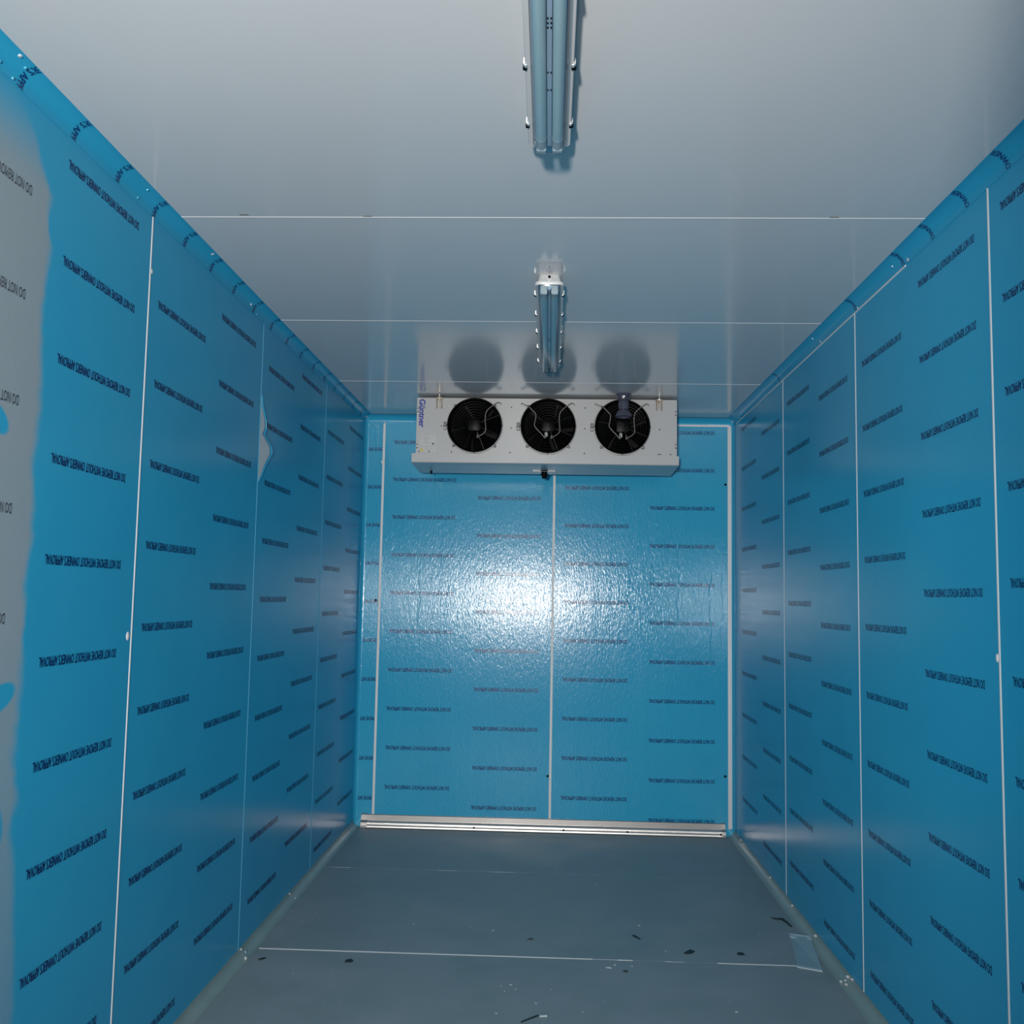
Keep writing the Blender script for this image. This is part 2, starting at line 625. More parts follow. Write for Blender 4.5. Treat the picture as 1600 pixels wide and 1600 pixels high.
def side_wall(side):
    s = -1 if side == 'left' else 1
    X = s * W / 2
    wall = bxo('wall_' + side, (X + s * 0.012, YB - 0.1, -0.05), (X + s * 0.10, D + 0.10, H + 0.05), 'inner_wall')
    structure(wall, '%s-hand wall of blue filmed insulated panels' % side, 'wall')
    if side == 'left':
        J = [0.485, 1.615, 2.7455, 3.870, 5.0073]
        # per panel: (offset of near column, z phase), (offset of far column, z phase)
        T = {1: ((.07, 2.338), (.63, 2.475)), 2: ((.065, 2.540), (.622, 2.425)), 3: ((.092, 2.378), (.63, 2.47)), 4: ((.06, 2.30), (.60, 2.42)), 0: ((.07, 2.4), (.63, 2.3))}
    else:
        J = [0.28, 1.41, 2.5378, 3.6632, 4.8048, 5.9750]
        T = {0: ((.1, 2.4), (.65, 2.3)), 1: ((.10, 2.30), (.655, 2.462)), 2: ((.088, 2.440), (.645, 2.320)), 3: ((.10, 2.554), (.66, 2.40)), 4: ((.09, 2.35), (.64, 2.47)), 5: None}
    ends = [YB] + J + [D]
    for i in range(len(ends) - 1):
        a, b = ends[i], ends[i + 1]
        hz = side == 'left' and i == 2
        p = bxo('wall_panel', (X, a + G, 0.0), (X + s * 0.03, b - G, H), 'film_hazy' if hz else 'film_side', wall)
        k = i - 1
        if k < 0 or T.get(k) is None:
            continue
        items = []
        for off, ph in T[k]:
            lo, hi = a + off, a + off + TL
            if lo > b - 0.02:
                continue
            v, f = NV, NF
            if hi > b - 0.006:
                # cut by the panel edge
                if side == 'left':
                    v, f = clip_arrays(NV, NF, hi - (b - 0.006), TL)
                else:
                    v, f = clip_arrays(NV, NF, 0, b - 0.006 - lo)
            for z in zrows(ph):
                y0 = hi if side == 'left' else lo
                items.append(((X - s * PROUD, y0, z + TH / 2), v, f))
        print_mesh('printed_notice', items, (0, -1 if side == 'left' else 1, 0), (0, 0, -1), 'ink_hazy' if hz else 'ink', p)
    for i, y in enumerate(J):
        if side == 'left':
            w, m = ((0.0048, 'sealant') if i == 2 else (0.0032, 'sealant_film'))
        else:
            w, m = (0.0058, 'sealant') if i == 2 else (0.0050, 'sealant') if i == 3 else (0.0040, 'sealant') if i == 4 else (0.003, 'sealant_film')
        bm = bmesh.new()
        prof = [(X + s * 0.008, y - w), (X - s * 0.0002, y - w), (X - s * 0.0014, y - w * .5), (X - s * 0.0018, y), (X - s * 0.0014, y + w * .5), (X - s * 0.0002, y + w), (X + s * 0.008, y + w)]
        prism(bm, prof, 2, ZC, H - CV)
        obj('joint_bead', bm, m, wall)
    return wall


WL = side_wall('left')
WR = side_wall('right')

# sealant dabs beside joints
def dab(parent, c, r, m='sealant', n=10):
    bm = bmesh.new()
    bmesh.ops.create_icosphere(bm, subdivisions=2, radius=1)
    for v in bm.verts:
        v.co = Vector((c[i] + v.co[i] * r[i] for i in range(3)))
    return obj('sealant_dab', bm, m, parent, True)


dab(WL, (L, 2.722, 1.303), (0.003, 0.011, 0.013))
dab(WL, (L, 2.756, 2.38), (0.002, 0.007, 0.008))
dab(WR, (R, 2.551, 1.299), (0.003, 0.008, 0.012))

# torn film on the left wall exposing the white steel
bm = bmesh.new()
edge = [(3.874, 2.245), (3.885, 2.20), (3.93, 2.15), (3.935, 2.118), (3.905, 2.088), (3.955, 2.070), (4.012, 2.050), (4.022, 2.026), (4.005, 2.006), (3.975, 1.985), (3.945, 1.958), (3.905, 1.915), (3.874, 1.885)]
prof = [(y, z) for y, z in edge]
prism(bm, prof, 0, L + 0.0011, L - 0.004)
t = obj('torn_film_patch', bm, 'sealant', WL)
t['label'] = 'bare white steel where the film has torn'
bm = bmesh.new()
pts = [Vector((L + 0.002 + 0.007 * math.sin(math.pi * i / 12), y + 0.004, z)) for i, (y, z) in enumerate(edge)]
tube(bm, pts, 0.0022, 6)
obj('curled_film_edge', bm, 'film_cove', WL, True)

# end wall
WBk = bxo('wall_back', (L - 0.1, D + 0.012, -0.05), (R + 0.1, D + 0.10, H + 0.05), 'inner_wall')
structure(WBk, 'end wall of glossy blue filmed panels behind the cooler', 'wall')
JB = [-1.052, 0.044]
eb = [L, JB[0], JB[1], R]
for i in range(3):
    p = bxo('wall_panel', (eb[i] + (G if i else 0), D, 0), (eb[i + 1] - (G if i < 2 else 0), D + 0.03, H), 'film_back', WBk)
    items = []
    if i == 0:
        # only the middle of each line is left on this cut strip
        a0 = TL * 0.225
        v, f = clip_arrays(NV, NF, a0, a0 + 0.112)
        for z in zrows(2.364):
            items.append(((-1.062 + a0, D - PROUD, z + TH / 2), v, f))
    else:
        cols = ((-0.583, 2.180), (-0.040, 2.068)) if i == 1 else ((0.515, 2.141), (1.053, 2.505))
        for xr, ph in cols:
            for z in zrows(ph):
                items.append(((xr, D - PROUD, z * 0.99 + 0.012 + TH / 2), NV, NF))
    print_mesh('printed_notice', items, (-1, 0, 0), (0, 0, -1), 'ink', p)
# soft vertical wrinkles where the film has lifted near the right-hand corner
for x0, za, zb, rr in ((0.655, 1.66, 1.40, .0035), (0.827, 1.78, 1.30, .0040), (1.026, 1.62, 1.02, .0035), (1.10, 1.60, 1.15, .0030), (0.52, 1.62, 1.38, .0030), (-0.80, 1.62, 1.25, .0030)):
    pts = [Vector((x0 + 0.006 * math.sin(9 * k + x0 * 20) + 0.004 * math.sin(23 * k), D + 0.0012, za + (zb - za) * k)) for k in [q / 24 for q in range(25)]]
    bm = bmesh.new()
    tube(bm, pts, rr, 8)
    obj('film_wrinkle', bm, 'film_back', WBk, True)
for x in JB:
    bm = bmesh.new()
    w = 0.0075
    prism(bm, [(x - w, D + 0.008), (x - w, D - 0.0002), (x - w * .5, D - 0.0016), (x + w * .5, D - 0.0016), (x + w, D - 0.0002), (x + w, D + 0.008)], 2, ZC, H - CV - (0.012 if x < -1 else 0))
    obj('joint_bead', bm, 'sealant', WBk)
dab(WBk, (-1.057, D - 0.001, 2.282), (0.012, 0.003, 0.010))
for x, z in ((0.028, 0.335), (1.118, 0.36), (1.122, 2.165), (-1.075, 1.40)):
    bm = lathe(bmesh.new(), [(0, 0), (0.008, 0), (0.007, 0.004), (0, 0.006)], (x, D, z), (0, -1, 0), 10)
    obj('screw_head', bm, 'black', WBk)

# wall behind the camera with the open doorway
WF = bmesh.new()
DX0, DX1, DZ = -0.95, 0.13, 2.20
box(WF, (L - 0.1, YB - 0.1, -0.05), (DX0, YB, H + 0.05))
box(WF, (DX1, YB - 0.1, -0.05), (R + 0.1, YB, H + 0.05))
box(WF, (DX0, YB - 0.1, DZ), (DX1, YB, H + 0.05))
structure(obj('wall_front', WF, 'inner_wall'), 'wall with the open doorway behind the viewer', 'wall')

# ceiling
CE = bxo('ceiling', (L - 0.1, YB - 0.1, H + 0.012), (R + 0.1, D + 0.1, H + 0.12), 'inner_wall')
structure(CE, 'glossy white panelled ceiling', 'ceiling')
JC = [0.58, 1.715, 2.8513, 3.9635, 5.1111]
ec = [YB] + JC + [D]
for i in range(len(ec) - 1):
    bxo('ceiling_panel', (L, ec[i] + 0.002, H), (R, ec[i + 1] - 0.002, H + 0.03), 'ceiling', CE)
for i, y in enumerate(JC):
    w = (0.004, 0.004, 0.0045, 0.0040, 0.0022)[i]
    bm = bmesh.new()
    prism(bm, [(y - w, H + 0.008), (y - w, H), (y - w * .5, H - 0.0012), (y + w * .5, H - 0.0012), (y + w, H), (y + w, H + 0.008)], 0, L + CV, R - CV)
    obj('joint_bead', bm, 'sealant', CE)
for x, y in ((-0.93, 2.83), (0.86, 2.84), (-0.55, 2.84)):
    bm = bmesh.new()
    box(bm, (x - 0.014, y - 0.004, H - 0.0012), (x + 0.014, y + 0.004, H + 0.002), 0.001)
    obj('smudge_chip', bm, 'cable', CE)

# floor
FL = bxo('floor', (L - 0.1, YB - 1.6, -0.12), (R + 0.1, D + 0.1, -0.012), 'inner_wall')
structure(FL, 'slate grey vinyl cold-room floor', 'floor')
JF = [0.62, 1.75, 2.88, 4.005, 5.19]
ef = [YB - 1.6] + JF + [D]
for i in range(len(ef) - 1):
    bxo('floor_sheet', (L, ef[i] + 0.0012, -0.03), (R, ef[i + 1] - 0.0012, 0.0), 'floor', FL)
def weld(x0, x1, y, w, m='scrap_pale'):
    bxo('weld_bead', (x0, y - w, -0.01), (x1, y + w, 0.0012), m, FL)
weld(-1.13, 0.215, 4.004, 0.0042, 'sealant')
weld(0.215, 0.315, 4.004, 0.002, 'scrap_pale')
weld(0.315, 0.375, 4.004, 0.0036, 'sealant')
weld(0.50, 0.575, 4.004, 0.0026, 'scrap_pale')
weld(0.71, 1.03, 4.004, 0.003, 'sealant')
weld(-1.09, -1.0, 5.19, 0.0022)
weld(-0.54, -0.44, 5.19, 0.003)
weld(-0.27, -0.14, 5.19, 0.0035)
weld(-1.13, 1.13, 2.88, 0.004, 'sealant')

# ------------------------------------------------------------------ coves and trims
def arc(cx, cz, r, a0, a1, n=8):
    return [(cx + r * math.cos(math.radians(a0 + (a1 - a0) * k / n)), cz + r * math.sin(math.radians(a0 + (a1 - a0) * k / n))) for k in range(n + 1)]


def cove_text(name, s, starts, mapping, parent, shift):
    """Wrap a short printed run across the cove profile; mapping(u) -> (x, z, nx, nz) by arc length."""
    n_char = len(s)
    v, f = heavier(*text_arrays(s, n_char * TL / len(NOTICE), TH))
    arcL = CV * math.pi / 2
    v, f = clip_arrays(v, f, shift + 0.0005, shift + arcL - 0.0005)
    v = v.copy()
    v[:, 0] -= shift
    V, F, n = [], [], 0
    for y in starts:
        for a, b in v:
            x, z, nx, nz = mapping(a)
            V.append((x + nx * 0.0009, y + b - TH / 2, z + nz * 0.0009))
        F += [tuple(i + n for i in t) for t in f]
        n += len(v)
    me = bpy.data.meshes.new(name)
    me.from_pydata(V, [], F)
    me.update()
    return link(name, me, 'ink', parent)


# left ceiling cove: concave quarter, text runs from the ceiling down to the wall
def cove_left():
    prof = [(L, H)] + arc(L + CV, H - CV, CV, 180, 90, 10)
    # keep a hair of edge thickness
    prof = [(L, H), (L, H - CV - 0.001)] + [(x + 0.0012, z - 0.0012) for x, z in arc(L + CV, H - CV, CV, 180, 90, 10)] + [(L + CV + 0.001, H)]
    o = obj('trim_1', prism(bmesh.new(), prof, 1, YB, D), 'film_cove', None, True)
    structure(o, 'blue filmed cove strip between left wall and ceiling', 'trim')
    def mp(u):
        a = math.radians(90) + u / CV
        x, z = L + CV + CV * math.cos(a), H - CV + CV * math.sin(a)
        return x + 0.0012, z - 0.0012, -math.cos(a), -math.sin(a)
    ys = [2.012 + 0.2428 * k for k in range(-4, 17)]
    cove_text('printed_notice', "OWNER'S APPROVAL", ys, mp, o, 0.0108 * 4.9)
    def fix(y, ang, r, m='rivet_film'):
        a = math.radians(ang)
        c = (L + CV + CV * math.cos(a) + 0.001, y, H - CV + CV * math.sin(a) - 0.001)
        bm = lathe(bmesh.new(), [(0, 0.0035), (r * .6, 0.003), (r, 0.0), (r, -0.003)], c, (-math.cos(a), 0, -math.sin(a)), 10)
        obj('rivet', bm, m, o, True)
    for y, a, r in ((1.955, 105, .0062), (1.995, 120, .005), (1.93, 160, .005), (1.985, 170, .005), (2.64, 115, .005), (2.63, 165, .005), (3.165, 108, .007), (3.67, 150, .006), (3.76, 170, .006), (4.33, 165, .006), (4.75, 150, .005), (5.05, 120, .005), (5.5, 140, .006)):
        fix(y, a, r, 'bright_metal' if y in (1.955, 3.165, 3.67) else 'rivet_film')
    return o


def cove_right():
    prof = [(R, H), (R, H - CV - 0.001)] + [(x - 0.0012, z - 0.0012) for x, z in arc(R - CV, H - CV, CV, 0, 90, 10)] + [(R - CV - 0.001, H)]
    o = obj('trim_2', prism(bmesh.new(), prof, 1, YB, D), 'film_cove', None, True)
    structure(o, 'blue filmed cove strip between right wall and ceiling', 'trim')
    def mp(u):
        a = u / CV
        x, z = R - CV + CV * math.cos(a), H - CV + CV * math.sin(a)
        return x - 0.0012, z - 0.0012, -math.cos(a), -math.sin(a)
    ys = [2.415 + 0.2428 * k for k in range(-6, 4)] + [3.64, 4.86]
    cove_text('printed_notice', "OWNER'S APPROVAL", ys, mp, o, 0.0)
    # bare sealant line under the far half of the cove
    bm = bmesh.new()
    prism(bm, [(R + 0.002, H - CV - 0.007), (R - 0.0022, H - CV - 0.006), (R - 0.003, H - CV - 0.002), (R - 0.0012, H - CV + 0.001), (R + 0.002, H - CV + 0.001)], 1, 3.13, D - 0.1)
    obj('sealant_line', bm, 'sealant', o)
    for y, a, r in ((3.105, 12, .007), (4.12, 15, .0075), (4.17, 60, .005), (5.90, 20, .007), (3.22, 40, .004), (3.62, 8, .004)):
        an = math.radians(a)
        c = (R - CV + CV * math.cos(an) - 0.001, y, H - CV + CV * math.sin(an) - 0.001)
        obj('rivet', lathe(bmesh.new(), [(0, 0.0035), (r * .6, 0.003), (r, 0.0), (r, -0.003)], c, (-math.cos(an), 0, -math.sin(an)), 10), 'bright_metal', o, True)
    return o


cove_left()
cove_right()
# end wall ceiling cove and its white sealant line
prof = [(D, H), (D, H - CV)] + [(y - 0.0012, z - 0.0012) for y, z in arc(D - CV, H - CV, CV, 0, 90, 8)]
T3 = obj('trim_3', prism(bmesh.new(), prof, 0, L + 0.02, R - 0.02), 'film_back', None, True)
structure(T3, 'blue filmed cove strip above the end wall', 'trim')
bxo('sealant_line', (0.70, D - 0.003, H - CV - 0.010), (1.15, D + 0.002, H - CV + 0.002), 'sealant', T3, 0.001)
# vertical corner coves of the end wall
for nm, s, c in (('trim_4', -1, 0.022), ('trim_5', 1, 0.030)):
    X = s * W / 2
    pr = [(X, D), (X, D - c - 0.001)] + [(x - s * 0.001, y - 0.001) for x, y in [(X - s * c + s * c * math.cos(math.radians(t)), D - c + c * math.sin(math.radians(t))) for t in range(0, 91, 10)]] + [(X - s * (c + 0.001), D)]
    o = obj(nm, prism(bmesh.new(), pr, 2, ZC + 0.002, H - CV - 0.004), 'film_back', None, True)
    structure(o, 'narrow blue corner strip at the %s end of the end wall' % ('left' if s < 0 else 'right'), 'trim')
    if s > 0:
        bxo('corner_strip', (1.135, D - 0.006, 0.045), (1.161, D + 0.002, H - CV - 0.004), 'sealant', o, 0.0025, 2)
        bxo('dark_gap', (R - 0.0025, D - 0.125, 0.4), (R + 0.001, D - 0.121, 1.70), 'film_cove', o)

# floor coves in lengths, with sealant at the butt joints
def floor_cove(side, joints):
    s = -1 if side == 'left' else 1
    X = s * W / 2
    root = empty('baseboard_' + side, (X, 0, 0))
    structure(root, 'grey-green vinyl cove along the foot of the %s wall' % side, 'baseboard')
    ends = [YB] + joints + [D]
    for a, b in zip(ends[:-1], ends[1:]):
        pr = [(0, 0)] + [(0, ZC)] + [(-s * 0.003, ZC)] + [(-s * (ZC - ZC * 0.93 * math.cos(math.radians(t))), ZC - ZC * 0.93 * math.sin(math.radians(t))) for t in range(0, 91, 15)] + [(-s * ZC, 0.0)]
        obj('cove_length', prism(bmesh.new(), pr, 1, a + 0.0015, b - 0.0015), 'cove_grey', root, True)
    return root


BL = floor_cove('left', [1.7, 3.885, 4.86])
BR = floor_cove('right', [1.5, 3.815, 4.66, 5.87])
def blob(parent, s, y, u, size, m='bright_metal'):
    """u 0 at floor edge .. 1 at wall edge"""
    x = -s * (ZC * (1 - u) * 0.75 + 0.004)
    z = 0.006 + ZC * u * 0.85
    bm = bmesh.new()
    bmesh.ops.create_icosphere(bm, subdivisions=2, radius=1)
    for v in bm.verts:
        k = 1 + 0.3 * math.sin(7 * v.co.x + 5 * v.co.y)
        v.co = Vector((x + v.co.x * size * k, y + v.co.y * size * 1.6 * k, z + v.co.z * size * k))
    return obj('sealant_blob', bm, m, parent, True)
for y, u, z in ((3.885, .9, .005), (3.87, .1, .007), (4.60, .9, .005), (4.62, .15, .004), (3.90, .45, .004)):
    blob(BL, -1, y, u, z * .75, 'sealant')
for y, u, z in ((4.262, .8, .007), (4.66, .85, .006), (5.107, .85, .006), (3.835, .1, .006), (3.815, .45, .005), (3.82, .8, .007), (3.78, .95, .006), (3.79, .3, .006), (5.87, .9, .007), (5.78, .9, .005)):
    blob(BR, 1, y, u, z * .75, 'sealant')

# aluminium kick plate under the end wall
BB = empty('baseboard_back', (0, D, 0))
structure(BB, 'aluminium kick strip along the foot of the end wall', 'baseboard')
pf = [(0, 0.078), (-0.008, 0.078), (-0.011, 0.075), (-0.012, 0.036), (0, 0.036)]
pl_ = [(0, 0.042), (-0.018, 0.042), (-0.028, 0.039), (-0.033, 0.033), (-0.034, 0.026), (-0.031, 0.022), (-0.037, 0.018), (-0.040, 0.012), (-0.040, 0.004), (0, 0.004)]
obj('flange', prism(bmesh.new(), pf, 0, -1.085, 1.095), 'aluminium', BB)
obj('lip', prism(bmesh.new(), pl_, 0, -1.085, 1.095), 'aluminium_lit', BB, True)
for x0, x1 in ((-1.122, -1.083), (1.093, 1.115)):
    obj('end_cap', prism(bmesh.new(), [(0, 0.081), (-0.010, 0.081), (-0.014, 0.076), (-0.015, 0.045), (-0.030, 0.042), (-0.037, 0.034), (-0.043, 0.016), (-0.043, 0.003), (0, 0.003)], 0, x0, x1), 'aluminium', BB)
for x in (-1.09, -0.42, 0.13, 0.52, 1.085):
    obj('screw_head', lathe(bmesh.new(), [(0, 0.003), (0.006, 0.002), (0.007, -0.003)], (x, -0.036, 0.018), (0, -1, 0.6), 8), 'black', BB)

# ------------------------------------------------------------------ light fittings
def light_fixture(yc, label):
    hl = 0.62
    root = empty('batten_light', (0.006, yc, H))
    tag(root, label, 'ceiling light', 'twin-tube batten lights on the ceiling')
    obj('housing', loft(bmesh.new(), [(-0.0005, .036, hl - .035, .012), (-.030, .043, hl - .012, .016), (-.040, .046, hl - .004, .018), (-.0405, .043, hl - .008, .016), (-.032, .040, hl - .014, .014)], True, True), 'fixture_grey', root, True)
    bm = bmesh.new()
    loft(bm, [(-.036, .0465, hl - .002, .02), (-.036, .0515, hl, .022), (-.045, .0515, hl, .022), (-.047, .0500, hl - .001, .021), (-.046, .0395, hl - .010, .014)], False, False)
    obj('gasket_rim', bm, 'fixture_grey', root, True)
    obj('diffuser', loft(bmesh.new(), [(-.046, .0400, hl - .008, .014), (-.062, .0385, hl - .012, .016), (-.075, .0355, hl - .024, .018), (-.083, .0290, hl - .040, .016), (-.085, .023, hl - .055, .012)], False, True), 'lens', root, True)
    # gear tray with a raised spine between the lamps
    bm = bmesh.new()
    prism(bm, [(-.038, -.034), (-.038, -.040), (-.009, -.044), (-.005, -.056), (.005, -.056), (.009, -.044), (.038, -.040), (.038, -.034)], 1, -hl + .03, hl - .03)
    tr = obj('gear_tray', bm, 'tray', root)
    for k, y in enumerate((-.56, -.545, -.53, .07, .085, .10, .26, .33)):
        for x in (-.0032, .0032):
            obj('slot', box(bmesh.new(), (x - .0014, y - .003, -.0568), (x + .0014, y + .003, -.054)), 'black', tr)
    for x in (-.0195, .0195):
        t = obj('tube_lamp', tube(bmesh.new(), [(x, -hl + .06, -.060), (x, hl - .06, -.060)], .0130, 14), 'tube', root, True)
        for e in (-1, 1):
            obj('lamp_cap', tube(bmesh.new(), [(x, e * (hl - .085), -.060), (x, e * (hl - .035), -.060)], .0133, 14), 'label_white', t, True)
            obj('lamp_holder', box(bmesh.new(), (x - .012, e * (hl - .034) - .007, -.074), (x + .012, e * (hl - .034) + .007, -.036), .002), 'white_paint', root)
    for k in range(5):
        y = -0.5 + 0.25 * k - 0.003
        for s in (-1, 1):
            bm = bmesh.new()
            prism(bm, [(s * .0515, -.032), (s * .0545, -.034), (s * .0550, -.046), (s * .0505, -.051), (s * .0465, -.0500), (s * .0500, -.0478), (s * .0520, -.044)], 1, y - .005, y + .005)
            c = obj('clip', bm, 'bright_metal', root)
            obj('clip_latch', box(bmesh.new(), (min(s * .046, s * .0560), y + .005, -.050), (max(s * .047, s * .0560), y + .018, -.036), .0015), 'black', c)
    # cable gland on the near end
    g = obj('cable_gland', lathe(bmesh.new(), [(.011, -.004), (.011, .008), (.0075, .010), (.0075, .016), (.0045, .016), (.0045, .004)], (0, -hl + .020, -.020), (0, -1, 0.12), 14), 'fixture_grey', root, True)
    obj('gland_hole', lathe(bmesh.new(), [(0, 0.0), (.0055, 0.0), (.0055, .0165), (0, .0168)], (0, -hl + .020, -.020), (0, -1, 0.12), 12), 'black', g)
    return root


light_fixture(1.675, 'nearer unlit twin-tube batten light on the ceiling, cut by the top of the view')
light_fixture(3.955, 'farther unlit twin-tube batten light on the ceiling, above the cooler fans')

# ------------------------------------------------------------------ unit cooler
YU = 5.47
UX0, UX1, UZ0, UZ1 = -0.757, 0.735, 2.232, 2.572
UY1 = 5.90
UC = empty('unit_cooler', ((UX0 + UX1) / 2, YU, UZ0))
tag(UC, 'white ceiling-hung evaporator cooler with three black fans on the end wall', 'air cooler')
O = Vector(UC.location)


def ub(name, a, b, m, bevel=0.0, parent=None):
    return obj(name, box(bmesh.new(), Vector(a) - O, Vector(b) - O, bevel), m, parent or UC, bevel > 0)


# casing: top, sides, back
bm = bmesh.new()
t = 0.004
box(bm, Vector((UX0, YU + 0.001, UZ1 - t)) - O, Vector((UX1, UY1, UZ1)) - O)
box(bm, Vector((UX0, YU + 0.001, UZ0)) - O, Vector((UX0 + t, UY1, UZ1 - t)) - O)
box(bm, Vector((UX1 - t, YU + 0.001, UZ0)) - O, Vector((UX1, UY1, UZ1 - t)) - O)
box(bm, Vector((UX0 + t, UY1 - t, UZ0)) - O, Vector((UX1 - t, UY1, UZ1 - t)) - O)
obj('casing', bm, 'white_paint', UC)
# front plate with three round openings
FX, FZ, FR = (-0.420, 0.001, 0.424), 2.411, 0.1525
bm = bmesh.new()
hole = 0.150


def cell(cx, cz, x0, x1, z0, z1, n=64):
    inner, outer = [], []
    for k in range(n):
        a = 2 * math.pi * (k + 0.5) / n
        c, s_ = math.cos(a), math.sin(a)
        inner.append((cx + hole * c, cz + hole * s_))
        tx = ((x1 - cx) / c) if c > 0 else ((x0 - cx) / c)
        tz = ((z1 - cz) / s_) if s_ > 0 else ((z0 - cz) / s_)
        tt = min(tx, tz)
        outer.append((cx + tt * c, cz + tt * s_))
    vi = [bm.verts.new((x - O.x, 0, z - O.z)) for x, z in inner]
    vo = [bm.verts.new((x - O.x, 0, z - O.z)) for x, z in outer]
    vr = [bm.verts.new((x - O.x, 0.03, z - O.z)) for x, z in inner]
    corners = {}
    for k in range(n):
        k2 = (k + 1) % n
        (xa, za), (xb, zb) = outer[k], outer[k2]
        bm.faces.new((vi[k], vi[k2], vr[k2], vr[k]))
        if abs(xa - xb) > 1e-6 and abs(za - zb) > 1e-6:
            cxn = x1 if max(xa, xb) > cx + 0.01 and (xa + xb) / 2 > cx else x0
            czn = z1 if (za + zb) / 2 > cz else z0
            vc = bm.verts.new((cxn - O.x, 0, czn - O.z))
            bm.faces.new((vi[k], vo[k], vc, vo[k2], vi[k2]))
        else:
            bm.faces.new((vi[k], vo[k], vo[k2], vi[k2]))


hx = 0.162
xs = [UX0]
for cx in FX:
    cell(cx, FZ, cx - hx, cx + hx, UZ0, UZ1)
    xs += [cx - hx, cx + hx]
xs.append(UX1)
for a, b in zip(xs[0::2], xs[1::2]):
    vs = [bm.verts.new((x - O.x, 0, z - O.z)) for x, z in ((a, UZ0), (b, UZ0), (b, UZ1), (a, UZ1))]
    bm.faces.new(vs)
FP = obj('front_plate', bm, 'white_paint', UC)
# coil block inside
CO = ub('coil', (UX0 + .02, 5.66, UZ0 + .01), (UX1 - .02, 5.84, UZ1 - .02), 'coil')
for fi, cx in enumerate(FX):
    c = Vector((cx, YU, FZ)) - O
    # white rolled nozzle ring
    nz = obj('fan_nozzle', torus(bmesh.new(), c + Vector((0, -.004, 0)), (0, 1, 0), .1565, .0065, 64, 10), 'white_paint', UC, True)
    # fan: black outer guard ring is the part, with its pieces under it
    fan = obj('fan', torus(bmesh.new(), c + Vector((0, -.026, 0)), (0, 1, 0), .1515, .0060, 64, 8), 'black', UC, True)
    bm = bmesh.new()
    lathe(bm, [(.150, -.026), (.147, .012), (.146, .055)], c, (0, 1, 0), 64)
    obj('shroud', bm, 'black', fan, True)
    bm = bmesh.new()
    for r in (.030, .045, .060, .075, .090, .105, .120, .135):
        torus(bm, c + Vector((0, -.030, 0)), (0, 1, 0), r, .0014, 40, 5)
    for k in range(8):
        a = math.pi / 8 + k * math.pi / 4
        d = Vector((math.cos(a), 0, math.sin(a)))
        tube(bm, [c + d * .03 + Vector((0, -.033, 0)), c + d * .151 + Vector((0, -.030, 0))], .0016, 5)
    obj('wire_guard', bm, 'black_wire', fan, True)
    bl = bmesh.new()
    for k in range(5):
        bl = bmesh.new()
        a0 = 2 * math.pi * k / 5 + fi * 0.4
        grid = []
        for i in range(5):
            r = .035 + .105 * i / 4
            row = []
            for j in range(5):
                a = a0 + (j / 4 - .5) * (1.0 + .1 * i / 4) + .18 * i / 4
                row.append(bl.verts.new(c + Vector((r * math.cos(a), .022 + (j / 4 - .5) * .035, r * math.sin(a)))))
            grid.append(row)
        for i in range(4):
            for j in range(4):
                bl.faces.new((grid[i][j], grid[i + 1][j], grid[i + 1][j + 1], grid[i][j + 1]))
        geo = bmesh.ops.solidify(bl, geom=bl.faces[:], thickness=.0015)
        obj('fan_blade', bl, 'black', fan, True)
    bm = bmesh.new()
    box(bm, c + Vector((-.038, -.048, -.038)), c + Vector((.038, .03, .040)), .006, 2)
    mo = obj('fan_motor', bm, 'motor_black', fan, True)
    if fi:
        obj('cable_gland', lathe(bmesh.new(), [(0, .026), (.006, .026), (.010, .022), (.010, .004), (.007, 0)], c + Vector((-.010, -.034, -.040)), (0, -.25, -1), 10), 'label_white', fan, True)
    PX = 0.00368
    right = [(41, -34), (39, -36), (35, -34), (29, -30), (22, -24), (18, -18), (17, -8), (18, 3), (18, 10), (14, 15), (9, 18), (5, 21), (6, 16)]
    left = [(-43, -34), (-41, -36), (-38, -34), (-30, -28), (-24, -22), (-20, -18), (-19, -14), (-20, -6), (-21, 1), (-16, 8), (-10, 14), (-6, 19), (-4, 20), (-4, 14)]
    for path in ((right,) if fi == 0 else (right, left)):
        pts = [c + Vector((x * PX, -.054 if abs(x) < 38 else -.012, -z * PX)) for x, z in path]
        sm = []
        for i in range(len(pts) - 1):
            p0, p1, p2, p3 = pts[max(i - 1, 0)], pts[i], pts[i + 1], pts[min(i + 2, len(pts) - 1)]
            for q in range(4):
                u = q / 4
                sm.append(0.5 * ((2 * p1) + (p2 - p0) * u + (2 * p0 - 5 * p1 + 4 * p2 - p3) * u * u + (3 * p1 - p0 - 3 * p2 + p3) * u ** 3))
        sm.append(pts[-1])
        obj('motor_cable', tube(bmesh.new(), sm, .0026, 7), 'cable', fan, True)
    # wire lugs of the guard
    for a in (225, 315, 135) + ((45,) if fi == 0 else ()):
        an = math.radians(a)
        d = Vector((math.cos(an), 0, math.sin(an)))
        s_ = Vector((-d.z, 0, d.x))
        k = 1.0 if a > 180 else .7
        p = [c + d * .150 + s_ * .005, c + d * (.150 + .020 * k) + s_ * .0055, c + d * (.150 + .025 * k), c + d * (.150 + .020 * k) - s_ * .0055, c + d * .150 - s_ * .005]
        p = [q + Vector((0, -.022 + .016 * i / 4, 0)) for i, q in enumerate(p)]
        obj('guard_lug', tube(bmesh.new(), p, .0022, 6), 'black_wire', fan, True)
    for a in (0, 90, 180, 270):
        an = math.radians(a)
        d = Vector((math.cos(an), 0, math.sin(an)))
        obj('guard_stub', tube(bmesh.new(), [c + d * .152 + Vector((0, -.026, 0)), c + d * .160 + Vector((0, -.02, 0))], .003, 6), 'black_wire', fan, True)
    # level indicator plate beside the fan
    x = cx - .172
